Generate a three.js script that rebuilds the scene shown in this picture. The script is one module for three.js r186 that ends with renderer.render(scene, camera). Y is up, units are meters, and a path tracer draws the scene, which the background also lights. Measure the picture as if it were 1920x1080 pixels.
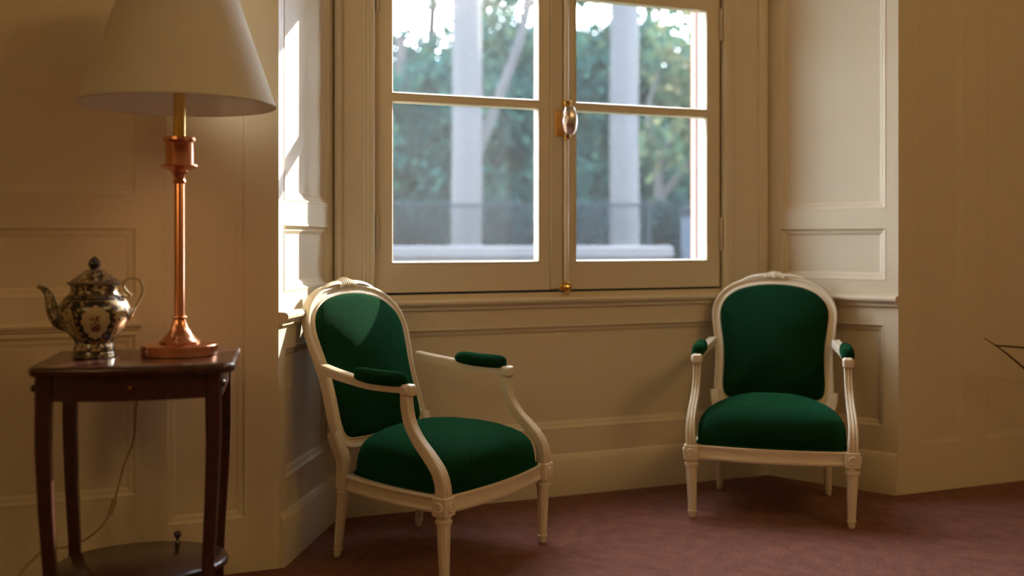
import * as THREE from 'three';
import { mergeGeometries, mergeVertices, toCreasedNormals } from 'three/addons/utils/BufferGeometryUtils.js';
import { RoundedBoxGeometry } from 'three/addons/geometries/RoundedBoxGeometry.js';
import { createNoise3D } from 'simplex-noise';

// ------------------------------------------------------------------ camera, sky, sun, exposure
const scene = new THREE.Scene();
const renderer = new THREE.WebGLRenderer({ antialias: true });
renderer.toneMapping = THREE.LinearToneMapping;
renderer.toneMappingExposure = 1.07;
renderer.shadowMap.enabled = true;

// x runs along the window wall, -z goes from the room out through the window
const YAW = THREE.MathUtils.degToRad(22.4);
const camera = new THREE.PerspectiveCamera(2 * THREE.MathUtils.radToDeg(Math.atan(540 / 1970)), 16 / 9, 0.05, 200);
camera.position.set(0, 1.0, 0);
camera.rotation.y = -YAW;
camera.setViewOffset(1920, 1080, 0, 90, 1920, 1080);      // shifted lens: level camera, verticals stay upright
camera.focus = 3.35;
camera.userData.fStop = 1.3;
camera.updateProjectionMatrix();
scene.add(camera);

scene.background = new THREE.Color().setRGB(0.90, 0.93, 1.0);
scene.backgroundIntensity = 18;

const sun = new THREE.DirectionalLight(new THREE.Color().setRGB(1, 0.86, 0.68), 21);
sun.position.set(1.767 + 1.40 * 11, 1.2 + 0.71 * 11, -3.7 - 11);
sun.target.position.set(1.767, 1.2, -3.7);
sun.castShadow = true;
Object.assign(sun.shadow.camera, { left: -14, right: 14, top: 14, bottom: -14, near: 0.5, far: 60 });
sun.shadow.mapSize.set(4096, 4096);
sun.shadow.radius = 1;
scene.add(sun, sun.target);

// ------------------------------------------------------------------ helpers
let seed = 7;
const rnd = () => { seed = (seed * 1664525 + 1013904223) % 4294967296; return seed / 4294967296; };
const noise3 = createNoise3D(rnd);
const V = (x, y, z) => new THREE.Vector3(x, y, z);
const lin = (r, g, b) => new THREE.Color().setRGB(r, g, b);
const used = {};
function numbered(name) { const k = used[name] = (used[name] ?? -1) + 1; return k ? name + '_' + String(k).padStart(3, '0') : name; }
function mesh(name, geo, mat, parent) {
  const m = new THREE.Mesh(geo, mat); m.name = parent ? name : numbered(name);
  m.castShadow = m.receiveShadow = true; (parent ?? scene).add(m); return m;
}
function thing(name, label, category, pos = [0, 0, 0], turn = 0, group) {
  const g = new THREE.Group(); g.name = numbered(name); g.position.set(...pos); g.rotation.y = turn;
  g.userData = { label, category }; if (group) g.userData.group = group; scene.add(g); return g;
}
function structure(name, pos = [0, 0, 0], turn = 0) {
  const g = new THREE.Group(); g.name = name; g.position.set(...pos); g.rotation.y = turn;
  g.userData = { kind: 'structure' }; scene.add(g); return g;
}
const merge = (list) => mergeGeometries(list.map((g) => { const q = g.index ? g.toNonIndexed() : g.clone(); for (const k of Object.keys(q.attributes)) if (!['position', 'normal', 'uv'].includes(k)) q.deleteAttribute(k); return q; }));
function box(x0, x1, y0, y1, z0, z1, r = 0) {
  const w = Math.abs(x1 - x0), h = Math.abs(y1 - y0), d = Math.abs(z1 - z0);
  const g = r ? new RoundedBoxGeometry(w, h, d, 2, Math.min(r, w / 2.01, h / 2.01, d / 2.01)) : new THREE.BoxGeometry(w, h, d);
  g.translate((x0 + x1) / 2, (y0 + y1) / 2, (z0 + z1) / 2); return g;
}
// rings of equal length -> smooth skin; closed says whether each ring is a loop
const planar = (g, a = 'x', b = 'y', k = 1) => { const p = g.attributes.position, u = new Float32Array(p.count * 2), get = { x: (i) => p.getX(i), y: (i) => p.getY(i), z: (i) => p.getZ(i) }; for (let i = 0; i < p.count; i++) { u[2 * i] = get[a](i) * k; u[2 * i + 1] = get[b](i) * k; } g.setAttribute('uv', new THREE.BufferAttribute(u, 2)); return g; };
const skewUV = (g) => { const p = g.attributes.position, u = g.attributes.uv; for (let i = 0; i < p.count; i++) u.setXY(i, p.getX(i) + 0.37 * p.getY(i), p.getZ(i) + p.getY(i)); return g; };
function loft(rings, { closed = true, caps = true, loop = false, crease = 0.7 } = {}) {
  const n = rings[0].length, pos = [], uv = [], idx = [], R = rings.length;
  rings.forEach((r, i) => r.forEach((p, j) => { pos.push(p.x, p.y, p.z); uv.push(j / n, i / Math.max(1, R - 1)); }));
  const m = closed ? n : n - 1, rr = loop ? R : R - 1;
  for (let i = 0; i < rr; i++) for (let j = 0; j < m; j++) {
    const a = i * n + j, b = i * n + (j + 1) % n, c = ((i + 1) % R) * n + j, d = ((i + 1) % R) * n + (j + 1) % n;
    idx.push(a, b, d, a, d, c);
  }
  if (caps && !loop) for (const [i, flip] of [[0, true], [R - 1, false]]) {
    const c = rings[i].reduce((s, p) => s.add(p), V(0, 0, 0)).divideScalar(n), k = pos.length / 3;
    pos.push(c.x, c.y, c.z); uv.push(0.5, 0.5);
    for (let j = 0; j < n; j++) { const a = i * n + j, b = i * n + (j + 1) % n; flip ? idx.push(k, b, a) : idx.push(k, a, b); }
  }
  const g = new THREE.BufferGeometry();
  g.setAttribute('position', new THREE.Float32BufferAttribute(pos, 3));
  g.setAttribute('uv', new THREE.Float32BufferAttribute(uv, 2));
  g.setIndex(idx);
  return toCreasedNormals(g, crease);
}
// a section [[a, b], ...] carried along a path; a runs along `side`, b along the third axis
function sweep(path, section, { up = V(0, 1, 0), loop = false, scale = () => 1, crease = 0.7, caps = true } = {}) {
  const n = path.length;
  const rings = path.map((p, i) => {
    const q0 = loop ? path[(i + n - 1) % n] : path[Math.max(0, i - 1)], q1 = loop ? path[(i + 1) % n] : path[Math.min(n - 1, i + 1)];
    const t = q1.clone().sub(q0).normalize(), side = t.clone().cross(up).normalize(), w = side.clone().cross(t).normalize(), s = scale(i / (n - 1));
    return section.map(([a, b]) => p.clone().addScaledVector(side, a * s).addScaledVector(w, b * s));
  });
  return loft(rings, { loop, crease, caps });
}
const curve = (pts, n, closed = false, tension = 0.5) => new THREE.CatmullRomCurve3(pts, closed, 'catmullrom', tension).getPoints(n).slice(0, closed ? n : n + 1);
const tube = (pts, r, n = 40, k = 10) => new THREE.TubeGeometry(new THREE.CatmullRomCurve3(pts), n, r, k, false);
const lathe = (pts, k = 48) => toCreasedNormals(new THREE.LatheGeometry(pts.map(([r, y]) => new THREE.Vector2(r, y)), k), 0.55);
// profile [[x, z], ...] extruded along y (vertical) or along x (horizontal)
function profileGeo(profile, length, alongX) {
  const s = new THREE.Shape(profile.map(([a, b]) => new THREE.Vector2(a, b)));
  const g = new THREE.ExtrudeGeometry(s, { depth: length, bevelEnabled: false });
  if (alongX) { g.rotateY(Math.PI / 2); g.scale(1, 1, -1); const p = g.index; flip(g); }   // shape (a = out, b = up) -> z out, y up
  else { g.rotateX(-Math.PI / 2); g.scale(1, 1, -1); flip(g); }   // shape (a = x, b = out)
  return toCreasedNormals(g, 0.5);
}
function flip(g) {                       // turn the winding after a mirror
  const p = g.attributes.position, u = g.attributes.uv;
  for (let i = 0; i < p.count; i += 3) for (const a of [p, u]) for (let k = 0; k < a.itemSize; k++) { const t = a.array[(i + 1) * a.itemSize + k]; a.array[(i + 1) * a.itemSize + k] = a.array[(i + 2) * a.itemSize + k]; a.array[(i + 2) * a.itemSize + k] = t; }
}
// rectangular picture-frame moulding with mitred corners, lying in the plane z = 0
function rectMoulding(x0, x1, y0, y1, prof) {
  const pos = [], uv = [];
  const ring = ([d, z]) => [V(x0 + d, y0 + d, z), V(x1 - d, y0 + d, z), V(x1 - d, y1 - d, z), V(x0 + d, y1 - d, z)];
  for (let i = 0; i + 1 < prof.length; i++) {
    const A = ring(prof[i]), B = ring(prof[i + 1]);
    for (let k = 0; k < 4; k++) { const a = A[k], b = A[(k + 1) % 4], c = B[(k + 1) % 4], d = B[k];
      for (const p of [a, b, c, a, c, d]) { pos.push(p.x, p.y, p.z); uv.push(p.x, p.y); } }
  }
  const g = new THREE.BufferGeometry();
  g.setAttribute('position', new THREE.Float32BufferAttribute(pos, 3)); g.setAttribute('uv', new THREE.Float32BufferAttribute(uv, 2));
  g.computeVertexNormals(); return g;
}

// ------------------------------------------------------------------ textures and materials
function dataTex(n, fn, srgb) {
  const d = new Uint8Array(n * n * 4);
  for (let y = 0; y < n; y++) for (let x = 0; x < n; x++) { const c = fn(x / n, y / n); const k = (y * n + x) * 4; for (let i = 0; i < 3; i++) d[k + i] = Math.max(0, Math.min(255, 255 * (c[i] ?? c))); d[k + 3] = 255; }
  const t = new THREE.DataTexture(d, n, n); t.wrapS = t.wrapT = THREE.RepeatWrapping; t.magFilter = THREE.LinearFilter; t.minFilter = THREE.LinearMipmapLinearFilter; t.generateMipmaps = true;
  if (srgb) t.colorSpace = THREE.SRGBColorSpace; t.needsUpdate = true; return t;
}
const torus = (u, v, f, s) => { const a = u * 2 * Math.PI, b = v * 2 * Math.PI, r = f / 6.283; return noise3(Math.cos(a) * r + s * 9.1, Math.sin(a) * r + Math.cos(b) * r * 0.77 + s, Math.sin(b) * r); };
const grain = dataTex(512, (u, v) => { const f = 0.5 + 0.25 * torus(u, v, 40, 1) + 0.18 * torus(u, v, 110, 2) + 0.14 * (rnd() - 0.5); return [f, f, f]; });
const rep = (t, x, y = x) => { const c = t.clone(); c.repeat.set(x, y); c.needsUpdate = true; return c; };
const fuzz = dataTex(512, (u, v) => { const f = 0.5 + 0.22 * torus(u, v, 90, 11) + 0.5 * (rnd() - 0.5); return [f, f, f]; });
const pileTex = dataTex(512, (u, v) => {
  const m = 0.85 + 0.07 * torus(u, v, 9, 3) + 0.06 * torus(u, v, 50, 4) + 0.16 * (rnd() - 0.5);
  return [m, m * 0.99, m * 0.985]; }, true);
const woodTex = dataTex(512, (u, v) => {
  const w = torus(u, v, 5, 6), g = 0.5 + 0.5 * Math.sin((v * 14 + 0.9 * w + 0.25 * torus(u, v, 16, 8)) * 6.283), f = 0.5 + 0.5 * noise3(u * 6, v * 240, 3.3);
  const k = 0.62 + 0.22 * g + 0.18 * f; return [k, k * 0.93, k * 0.88]; }, true);

const std = (o) => new THREE.MeshStandardMaterial(o);
const phys = (o) => new THREE.MeshPhysicalMaterial(o);
const M = {
  paint: phys({ color: lin(0.70, 0.615, 0.455), roughness: 0.48, bumpMap: rep(grain, 2.2), bumpScale: 0.0007, side: THREE.DoubleSide }),
  trim: phys({ color: lin(0.70, 0.615, 0.455), roughness: 0.45, side: THREE.DoubleSide }),
  ceiling: std({ color: lin(0.76, 0.71, 0.60), roughness: 0.9 }),
  carpet: phys({ color: lin(0.38, 0.142, 0.094), map: rep(pileTex, 1.3), roughness: 1, bumpMap: rep(grain, 7), bumpScale: 0.006, sheen: 0.35, sheenColor: lin(0.75, 0.56, 0.50), sheenRoughness: 0.5 }),
  chairPaint: phys({ color: lin(0.74, 0.655, 0.50), roughness: 0.36, clearcoat: 0.15, clearcoatRoughness: 0.3 }),
  velvet: phys({ color: lin(0.0075, 0.040, 0.0175), roughness: 1, specularIntensity: 0.02, sheen: 0.4, sheenColor: lin(0.10, 0.9, 0.40), sheenRoughness: 0.36, bumpMap: rep(fuzz, 4), bumpScale: 0.004 }),
  mahogany: phys({ color: lin(0.062, 0.0125, 0.0085), map: rep(woodTex, 1.6, 1.2), roughness: 0.34, clearcoat: 0.7, clearcoatRoughness: 0.12 }),
  copper: phys({ color: lin(0.76, 0.34, 0.19), metalness: 1, roughness: 0.2 }),
  brass: phys({ color: lin(0.80, 0.54, 0.17), metalness: 1, roughness: 0.24 }),
  brassOld: phys({ color: lin(0.62, 0.33, 0.10), metalness: 1, roughness: 0.4 }),
  silver: phys({ color: lin(0.66, 0.60, 0.57), metalness: 0.9, roughness: 0.22 }),
  shade: phys({ color: lin(0.76, 0.72, 0.62), roughness: 0.95, transmission: 0.07, thickness: 0, bumpMap: rep(grain, 8, 5), bumpScale: 0.0006, side: THREE.DoubleSide }),
  glass: phys({ color: lin(0.96, 0.98, 1.0), transmission: 1, roughness: 0.09, thickness: 0, ior: 1.45, side: THREE.DoubleSide }),
  cord: std({ color: lin(0.40, 0.29, 0.15), roughness: 0.6 }),
  darkMetal: phys({ color: lin(0.03, 0.022, 0.02), roughness: 0.25, clearcoat: 0.8 }),
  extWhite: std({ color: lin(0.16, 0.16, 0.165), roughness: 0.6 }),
  extRed: std({ color: lin(0.50, 0.20, 0.15), roughness: 0.9 }),
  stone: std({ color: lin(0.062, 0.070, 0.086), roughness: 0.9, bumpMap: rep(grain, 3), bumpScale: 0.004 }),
  bark: std({ color: lin(0.040, 0.047, 0.056), roughness: 0.95, bumpMap: rep(grain, 2, 5), bumpScale: 0.02 }),
  barkDark: std({ color: lin(0.025, 0.027, 0.028), roughness: 0.95 }),
  leaf: phys({ color: lin(1, 1, 1), roughness: 0.95, specularIntensity: 0.08, transmission: 0.4, thickness: 0, side: THREE.DoubleSide }),
  lawn: std({ color: lin(0.05, 0.07, 0.035), roughness: 1, bumpMap: rep(grain, 1), bumpScale: 0.03 }),
  fenceMetal: phys({ color: lin(0.010, 0.016, 0.020), roughness: 1, specularIntensity: 0.05 }),
  postBlue: phys({ color: lin(0.024, 0.036, 0.052), roughness: 0.8, specularIntensity: 0.2 }),
  twig: std({ color: lin(0.09, 0.05, 0.028), roughness: 0.8 }),
  ceramic: phys({ color: lin(0.30, 0.22, 0.15), roughness: 0.3, clearcoat: 0.6 }),
};

// ------------------------------------------------------------------ the room
const CEIL = 3.3, NW = -3.229, NB = -3.735;                  // z of the room wall and of the window wall
const LC = 0.562, RC = 2.968, LI = 0.847, RI = 2.722;        // x of the outer and inner corners of the niche
const MOULD = [[0, 0.0004], [0.003, 0.0015], [0.007, 0.0008], [0.010, -0.004], [0.014, -0.0085], [0.019, -0.0105], [0.022, -0.0105], [0.026, -0.013], [0.034, -0.0185]], SUNK = 0.018;
const rectPath = (x0, x1, y0, y1) => { const p = new THREE.Path(); p.moveTo(x0, y0); p.lineTo(x0, y1); p.lineTo(x1, y1); p.lineTo(x1, y0); p.closePath(); return p; };
// a wall of stiles and rails with sunk panels; z = 0 is its face, it stands on y = 0 and runs from x = a to x = b
function panelledWall(name, pos, turn, a, b, height, panels, { hole, thick = 0.16, relief = 1 } = {}) {
  const w = structure(name, pos, turn);
  const s = new THREE.Shape(); s.moveTo(a, 0); s.lineTo(b, 0); s.lineTo(b, height); s.lineTo(a, height); s.closePath();
  for (const p of panels) s.holes.push(rectPath(p[0] + 0.002, p[1] - 0.002, p[2] + 0.002, p[3] - 0.002));
  if (hole) s.holes.push(rectPath(...hole));
  const front = new THREE.ExtrudeGeometry(s, { depth: SUNK * relief, bevelEnabled: false }); front.translate(0, 0, -SUNK * relief);
  mesh('panelling_frame', front, M.paint, w);
  const s2 = new THREE.Shape(); s2.moveTo(a, 0); s2.lineTo(b, 0); s2.lineTo(b, height); s2.lineTo(a, height); s2.closePath();
  if (hole) s2.holes.push(rectPath(...hole));
  const back = new THREE.ExtrudeGeometry(s2, { depth: thick - SUNK * relief - 0.001, bevelEnabled: false }); back.translate(0, 0, -thick);
  mesh('masonry', back, M.paint, w);
  for (const p of panels) {
    mesh('panel', box(p[0] + 0.012, p[1] - 0.012, p[2] + 0.012, p[3] - 0.012, -SUNK * relief - 0.001, -SUNK * relief + 0.0005), M.paint, w);
    mesh('panel_moulding', rectMoulding(...p, MOULD.map(([d, z]) => [d, z * relief])), M.trim, w);
  }
  return w;
}
const RAIL = [[0, 0.735], [0.012, 0.738], [0.014, 0.748], [0.022, 0.752], [0.030, 0.760], [0.032, 0.768], [0.028, 0.776], [0.020, 0.779], [0, 0.780]];
const BASE = [[0, 0], [0.016, 0], [0.016, 0.138], [0.012, 0.146], [0.008, 0.156], [0, 0.162]];
const SKIRT = [[0, 0], [0.010, 0], [0.010, 0.150], [0.004, 0.158], [0, 0.158]];
function run(w, name, prof, x0, x1) { const g = profileGeo(prof, x1 - x0, true); g.translate(x0, 0, 0); mesh(name, g, M.trim, w); }

const wl = panelledWall('wall_left', [0, 0, NW], 0, -4.2, LC, CEIL, [
  [-0.78, 0.158, 1.127, 3.0], [-0.78, 0.158, 0.835, 1.040], [-0.78, 0.158, 0.255, 0.732],
  [0.232, 0.468, 0.158, 3.0],
  [-1.10, -0.86, 0.158, 3.0], [-2.7, -1.18, 1.127, 3.0], [-2.7, -1.18, 0.835, 1.040], [-2.7, -1.18, 0.255, 0.732]], { relief: 0.5 });
run(wl, 'chair_rail', RAIL.map(([a, b]) => [a * 0.4, 0.739 + (b - 0.735) * 0.55]), -0.82, 0.165);
run(wl, 'chair_rail', RAIL.map(([a, b]) => [a * 0.4, 0.739 + (b - 0.735) * 0.55]), -2.75, -1.14);

const wr = panelledWall('wall_right', [0, 0, NW], 0, RC, 6.6, CEIL, [
  [3.066, 3.298, 0.185, 3.0], [3.42, 5.2, 0.185, 3.0], [5.3, 5.55, 0.185, 3.0]], { relief: 0.2 });

const revL = Math.hypot(LI - LC, NB - NW), revR = Math.hypot(RC - RI, NB - NW);
const thL = Math.atan2(NW - NB, LI - LC), thR = -Math.atan2(NW - NB, RC - RI);
const dado = (w) => [[0.048, w - 0.055, 1.122, 2.75], [0.048, w - 0.055, 0.838, 1.052], [0.055, w - 0.07, 0.256, 0.668]];
const nl = panelledWall('wall_niche_left', [LC, 0, NW], thL, 0, revL + 0.02, CEIL, dado(revL), { thick: 0.10 });
run(nl, 'chair_rail', RAIL, 0, revL); run(nl, 'baseboard', BASE, 0.004, revL);
const nr = panelledWall('wall_niche_right', [RI, 0, NB], thR, -0.02, revR, CEIL, dado(revR).map(([a, b, c, d]) => [revR - b, revR - a, c, d]), { thick: 0.10 });
run(nr, 'chair_rail', RAIL, 0, revR); run(nr, 'baseboard', BASE, 0, revR - 0.004);

const HOLE = [0.985, 2.492, 0.796, 2.76];
const wb = panelledWall('wall_window', [0, 0, NB], 0, LI - 0.05, RI + 0.05, CEIL, [[0.93, 2.64, 0.256, 0.668]], { hole: HOLE, thick: 0.15 });
run(wb, 'window_sill', RAIL, LI - 0.01, RI + 0.01); run(wb, 'baseboard', BASE, LI - 0.01, RI + 0.01);
// architraves left and right of the window: bead in the corner, flat, stepped moulding next to the casement
function architrave(x0, bead, flat, m, dir, hgt = 1) {
  const p = [[0, 0], [0, 0.022], [bead * 0.25, 0.029], [bead * 0.6, 0.029], [bead * 0.9, 0.022], [bead, 0.009], [bead + flat, 0.009],
    [bead + flat + m * 0.05, 0.016], [bead + flat + m * 0.28, 0.018], [bead + flat + m * 0.34, 0.013], [bead + flat + m * 0.52, 0.018], [bead + flat + m * 0.58, 0.023], [bead + flat + m * 0.64, 0.030], [bead + flat + m * 0.88, 0.031], [bead + flat + m * 0.98, 0.024], [bead + flat + m, 0]];
  let pts = p.map(([a, z]) => [x0 + dir * a, z * hgt]); if (dir < 0) pts = pts.reverse();
  const g = profileGeo(pts, 2.15, false); g.translate(0, 0.778, 0); return g;
}
mesh('architrave', architrave(LI - 0.001, 0.030, 0.072, 0.044, 1), M.trim, wb);
mesh('architrave', architrave(RI - 0.012, 0.046, 0.096, 0.080, -1, 0.7), M.trim, wb);
mesh('architrave_head', box(LI, RI, 2.80, 2.93, 0, 0.03), M.paint, wb);

const floor = mesh('floor', box(-4.3, 6.7, -0.12, 0, 5.1, -3.95), M.carpet); floor.userData.kind = 'structure';
{ // carpet uv in metres
  const p = floor.geometry.attributes.position, u = floor.geometry.attributes.uv; for (let i = 0; i < p.count; i++) u.setXY(i, p.getX(i), p.getZ(i)); }
const ceiling = mesh('ceiling', box(-4.3, 6.7, CEIL, CEIL + 0.15, 5.1, -4.1), M.ceiling); ceiling.userData.kind = 'structure';
const shell = (n, g) => { const m = mesh(n, g, M.paint); m.userData.kind = 'structure'; };
shell('wall_side_left', box(-4.3, -4.14, 0, CEIL, 5.0, -3.3));
shell('wall_side_right', box(6.5, 6.66, 0, CEIL, 5.0, -3.3));
shell('wall_rear', box(-4.3, 6.66, 0, CEIL, 4.9, 5.06));

// ------------------------------------------------------------------ the window
{
  const w = structure('window_1', [0, 0, NB]);
  const FR = merge([box(0.985, 1.03, 0.796, 2.76, -0.10, -0.05), box(2.447, 2.492, 0.796, 2.76, -0.10, -0.05), box(1.03, 2.447, 2.71, 2.76, -0.10, -0.0), box(1.03, 2.447, 0.796, 0.85, -0.10, -0.05),
    box(0.985, 2.492, 2.03, 2.10, -0.09, 0.004, 0.006)]);
  mesh('fixed_frame', FR, M.extWhite, w);
  mesh('exterior_sill', box(0.9, 2.6, 0.74, 0.80, -0.26, -0.10, 0.006), M.extWhite, w);
  const jamb = merge([box(0.955, 0.985, 0.796, 2.8, -0.16, -0.10), box(2.470, 2.52, 0.796, 2.8, -0.15, -0.10), box(2.485, 2.52, 0.796, 2.8, -0.185, -0.15)]);
  mesh('exterior_lining', jamb, M.extWhite, w);
  mesh('facade_jamb', box(2.480, 2.80, 0.2, 3.3, -0.225, -0.185), M.extRed, w);
  mesh('facade_jamb', box(0.6, 0.985, 0.2, 3.3, -0.26, -0.16), M.extRed, w);
  const BEV = [[0, 0], [0.004, -0.002], [0.010, -0.010], [0.010, -0.026]];
  function casement(x0, x1, g0, g1) {
    const s = new THREE.Shape(); s.moveTo(x0, 0.806); s.lineTo(x1, 0.806); s.lineTo(x1, 2.025); s.lineTo(x0, 2.025); s.closePath();
    const lights = [[g0, g1, 0.916, 1.512], [g0, g1, 1.541, 1.955]];
    for (const [a, b, c, d] of lights) s.holes.push(rectPath(a, b, c, d));
    const g = new THREE.ExtrudeGeometry(s, { depth: 0.046, bevelEnabled: false }); g.translate(0, 0, -0.046);
    const leaf = mesh('casement', g, M.trim, w);
    for (const [a, b, c, d] of lights) {
      mesh('glazing_bead', rectMoulding(a - 0.006, b + 0.006, c - 0.006, d + 0.006, [[0, 0.0004], [0.003, 0.003], [0.007, 0.002], [0.011, -0.008], [0.011, -0.030]]), M.trim, leaf);
      mesh('pane', box(a, b, c, d, -0.032, -0.029), M.glass, leaf);
    }
    return leaf;
  }
  const lf = casement(0.998, 1.702, 1.063, 1.652), rt = casement(1.705, 2.479, 1.812, 2.416);
  mesh('meeting_strip', box(1.700, 1.752, 0.809, 2.022, 0, 0.010, 0.004), M.paint, lf);
  for (const [x, leaf] of [[1.0035, lf], [2.4815, rt]]) for (const y of [0.955, 1.83]) {
    const h = lathe([[0, 0], [0.004, 0.001], [0.0065, 0.006], [0.0065, 0.068], [0.0072, 0.07], [0.0065, 0.072], [0.0065, 0.134], [0.004, 0.139], [0, 0.14]], 16); h.translate(x, y, 0.008);
    mesh('hinge', h, M.paint, leaf);
  }
  for (const [a, b] of [[1.04, 1.72], [1.76, 2.44]]) {
    mesh('transom_sash', rectMoulding(a - 0.01, b + 0.01, 2.10, 2.71, [[0, -0.05], [0, 0], [0.04, 0], [0.045, -0.01], [0.045, -0.05]]), M.paint, w);
    mesh('pane', box(a + 0.03, b - 0.03, 2.14, 2.67, -0.034, -0.031), M.glass, w);
  }
  mesh('transom_mullion', box(1.72, 1.76, 2.10, 2.71, -0.06, 0.0), M.paint, w);
  // espagnolette bolt on the meeting stile
  const rod = new THREE.CylinderGeometry(0.0095, 0.0095, 1.19, 20); rod.translate(1.7605, 1.415, 0.020);
  mesh('bolt_rod', rod, M.chairPaint, w);
  mesh('lock_plate', box(1.716, 1.760, 1.405, 1.505, 0.004, 0.016, 0.004), M.brassOld, w);
  const L = lathe([[0, 1.392], [0.014, 1.393], [0.016, 1.400], [0.013, 1.404], [0.017, 1.410], [0.019, 1.418], [0, 1.419]], 24), T = lathe([[0, 1.512], [0.019, 1.513], [0.017, 1.520], [0.014, 1.526], [0.018, 1.531], [0.019, 1.538], [0.016, 1.543], [0, 1.544]], 24);
  const lc = mesh('lock_case', merge([L, T]).translate(1.7605, 0, 0.026), M.brass, w);
  const knob = lathe([[0, 1.408], [0.018, 1.410], [0.027, 1.426], [0.0325, 1.460], [0.030, 1.494], [0.021, 1.517], [0, 1.520]], 32); knob.translate(1.7635, 0, 0.040);
  mesh('knob', knob, M.silver, w);
  const foot = lathe([[0, 0.786], [0.010, 0.787], [0.013, 0.796], [0.009, 0.802], [0.010, 0.812], [0.018, 0.817], [0.016, 0.824], [0.019, 0.832], [0.012, 0.840], [0, 0.842]], 24); foot.translate(1.7605, 0, 0.024);
  mesh('bolt_keeper', foot, M.brass, w);
  mesh('keeper_plate', box(1.735, 1.79, 0.803, 0.826, 0.0, 0.012, 0.003), M.brass, w);
}

// ------------------------------------------------------------------ armchairs
const BACKZ = (x, y) => -0.200 - (y - 0.30) * 0.30 - 0.16 * Math.max(0, y - 0.5) ** 2 + 0.12 * x * x;
function makeChair(label, pos, turn) {
  const t = thing('armchair', label, 'armchair', pos, turn, 'white framed green velvet armchairs at the window');
  const WF = 0.277, ZF = 0.233, WR = 0.202, ZR = -0.211, RY0 = 0.212, RY1 = 0.264;
  // fluted tapering legs
  function leg(top, footP, r0, r1, h) {
    const N = 48, rows = [[0, 0.60], [0.02, 0.86], [0.035, 0.92], [0.06, 0.90], [0.095, 0.80], [0.10, 1.12], [0.125, 1.12], [0.13, 0.92], [0.15, 0.98], [0.20, 1], [0.86, 1], [0.885, 0.92], [0.89, 1.16], [0.93, 1.20], [0.94, 0.92], [0.975, 0.92], [0.98, 1.12], [1, 1.12]];
    const rings = rows.map(([v, k]) => Array.from({ length: N }, (_, j) => {
      const a = j / N * 2 * Math.PI, f = v >= 0.19 && v <= 0.87 ? 1 - 0.10 * Math.pow(Math.abs(Math.cos(a * 6)), 0.8) : 1, r = (r1 + (r0 - r1) * v) * k * f;
      return V(footP[0] + (top[0] - footP[0]) * v + r * Math.cos(-a), h * v, footP[1] + (top[1] - footP[1]) * v + r * Math.sin(-a)); }));
    return loft(rings, { crease: 0.6 });
  }
  for (const s of [-1, 1]) {
    const fl = mesh('leg', merge([leg([s * WF, ZF], [s * (WF - 0.004), ZF], 0.0215, 0.0135, 0.212)]), M.chairPaint, t);
    const dice = new RoundedBoxGeometry(0.050, 0.054, 0.050, 2, 0.004); dice.translate(s * WF, 0.238, ZF);
    const ros = lathe([[0, 0.005], [0.004, 0.0052], [0.006, 0.003], [0.009, 0.003], [0.012, 0.006], [0.015, 0.004], [0.016, 0]], 24).rotateX(Math.PI / 2).translate(s * WF, 0.238, ZF + 0.0245);
    const ros2 = lathe([[0, 0.005], [0.004, 0.0052], [0.006, 0.003], [0.009, 0.003], [0.012, 0.006], [0.015, 0.004], [0.016, 0]], 24).rotateZ(-s * Math.PI / 2).translate(s * (WF + 0.0245), 0.238, ZF);
    mesh('rosette_block', merge([dice, ros, ros2]), M.chairPaint, fl);
    mesh('leg', leg([s * WR, ZR], [s * (WR + 0.007), ZR - 0.022], 0.0195, 0.0125, 0.225), M.chairPaint, t);
  }
  // seat rail: bowed front, curved sides
  const plan = (inset, grow = 0) => {
    const P = [], wf = WF - inset + grow, wr = WR - inset + grow, zf = ZF - inset * 0.3 + grow, zr = ZR + inset - grow;
    for (let i = 0; i <= 22; i++) { const a = i / 22 * 2 - 1; P.push([a * wf, zf + 0.028 * (1 - a * a)]); }
    for (let i = 1; i <= 16; i++) { const a = i / 17; P.push([wf + (wr - wf) * a + 0.022 * Math.sin(Math.PI * a), zf + (zr - zf) * a]); }
    for (let i = 0; i <= 18; i++) { const a = 1 - i / 18 * 2; P.push([a * wr, zr - 0.012 * (1 - a * a)]); }
    for (let i = 16; i >= 1; i--) { const a = i / 17; P.push([-(wf + (wr - wf) * a + 0.022 * Math.sin(Math.PI * a)), zf + (zr - zf) * a]); }
    return P;
  };
  const ring = (inset, y, grow) => plan(inset, grow).map(([x, z]) => V(x, y, z)).reverse();
  mesh('seat_rail', loft([ring(0.03, RY0), ring(0.004, RY0), ring(-0.004, RY0 + 0.004), ring(-0.006, RY0 + 0.010), ring(0, RY0 + 0.015), ring(0.003, RY0 + 0.018), ring(0.003, RY0 + 0.036), ring(-0.003, RY0 + 0.040), ring(-0.006, RY0 + 0.047), ring(0, RY1), ring(0.03, RY1)], { caps: true, crease: 0.5 }), M.chairPaint, t);
  // seat cushion: stuffed, domed
  const CU = plan(0.018).map(([x, z]) => { // ease the corners
    return [x, z]; });
  const levels = [[0.2640, 1.0], [0.275, 1.012], [0.300, 1.018], [0.325, 1.014], [0.345, 0.998], [0.360, 0.968], [0.373, 0.92], [0.386, 0.84], [0.400, 0.72], [0.411, 0.58], [0.420, 0.40], [0.4245, 0.2], [0.426, 0.05]];
  const cz = -0.005;
  const soft = (pts, k) => { let p = pts; for (let n = 0; n < k; n++) p = p.map((q, i) => { const a = p[(i + p.length - 1) % p.length], b = p[(i + 1) % p.length]; return [(a[0] + 2 * q[0] + b[0]) / 4, (a[1] + 2 * q[1] + b[1]) / 4]; }); return p; };
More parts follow.
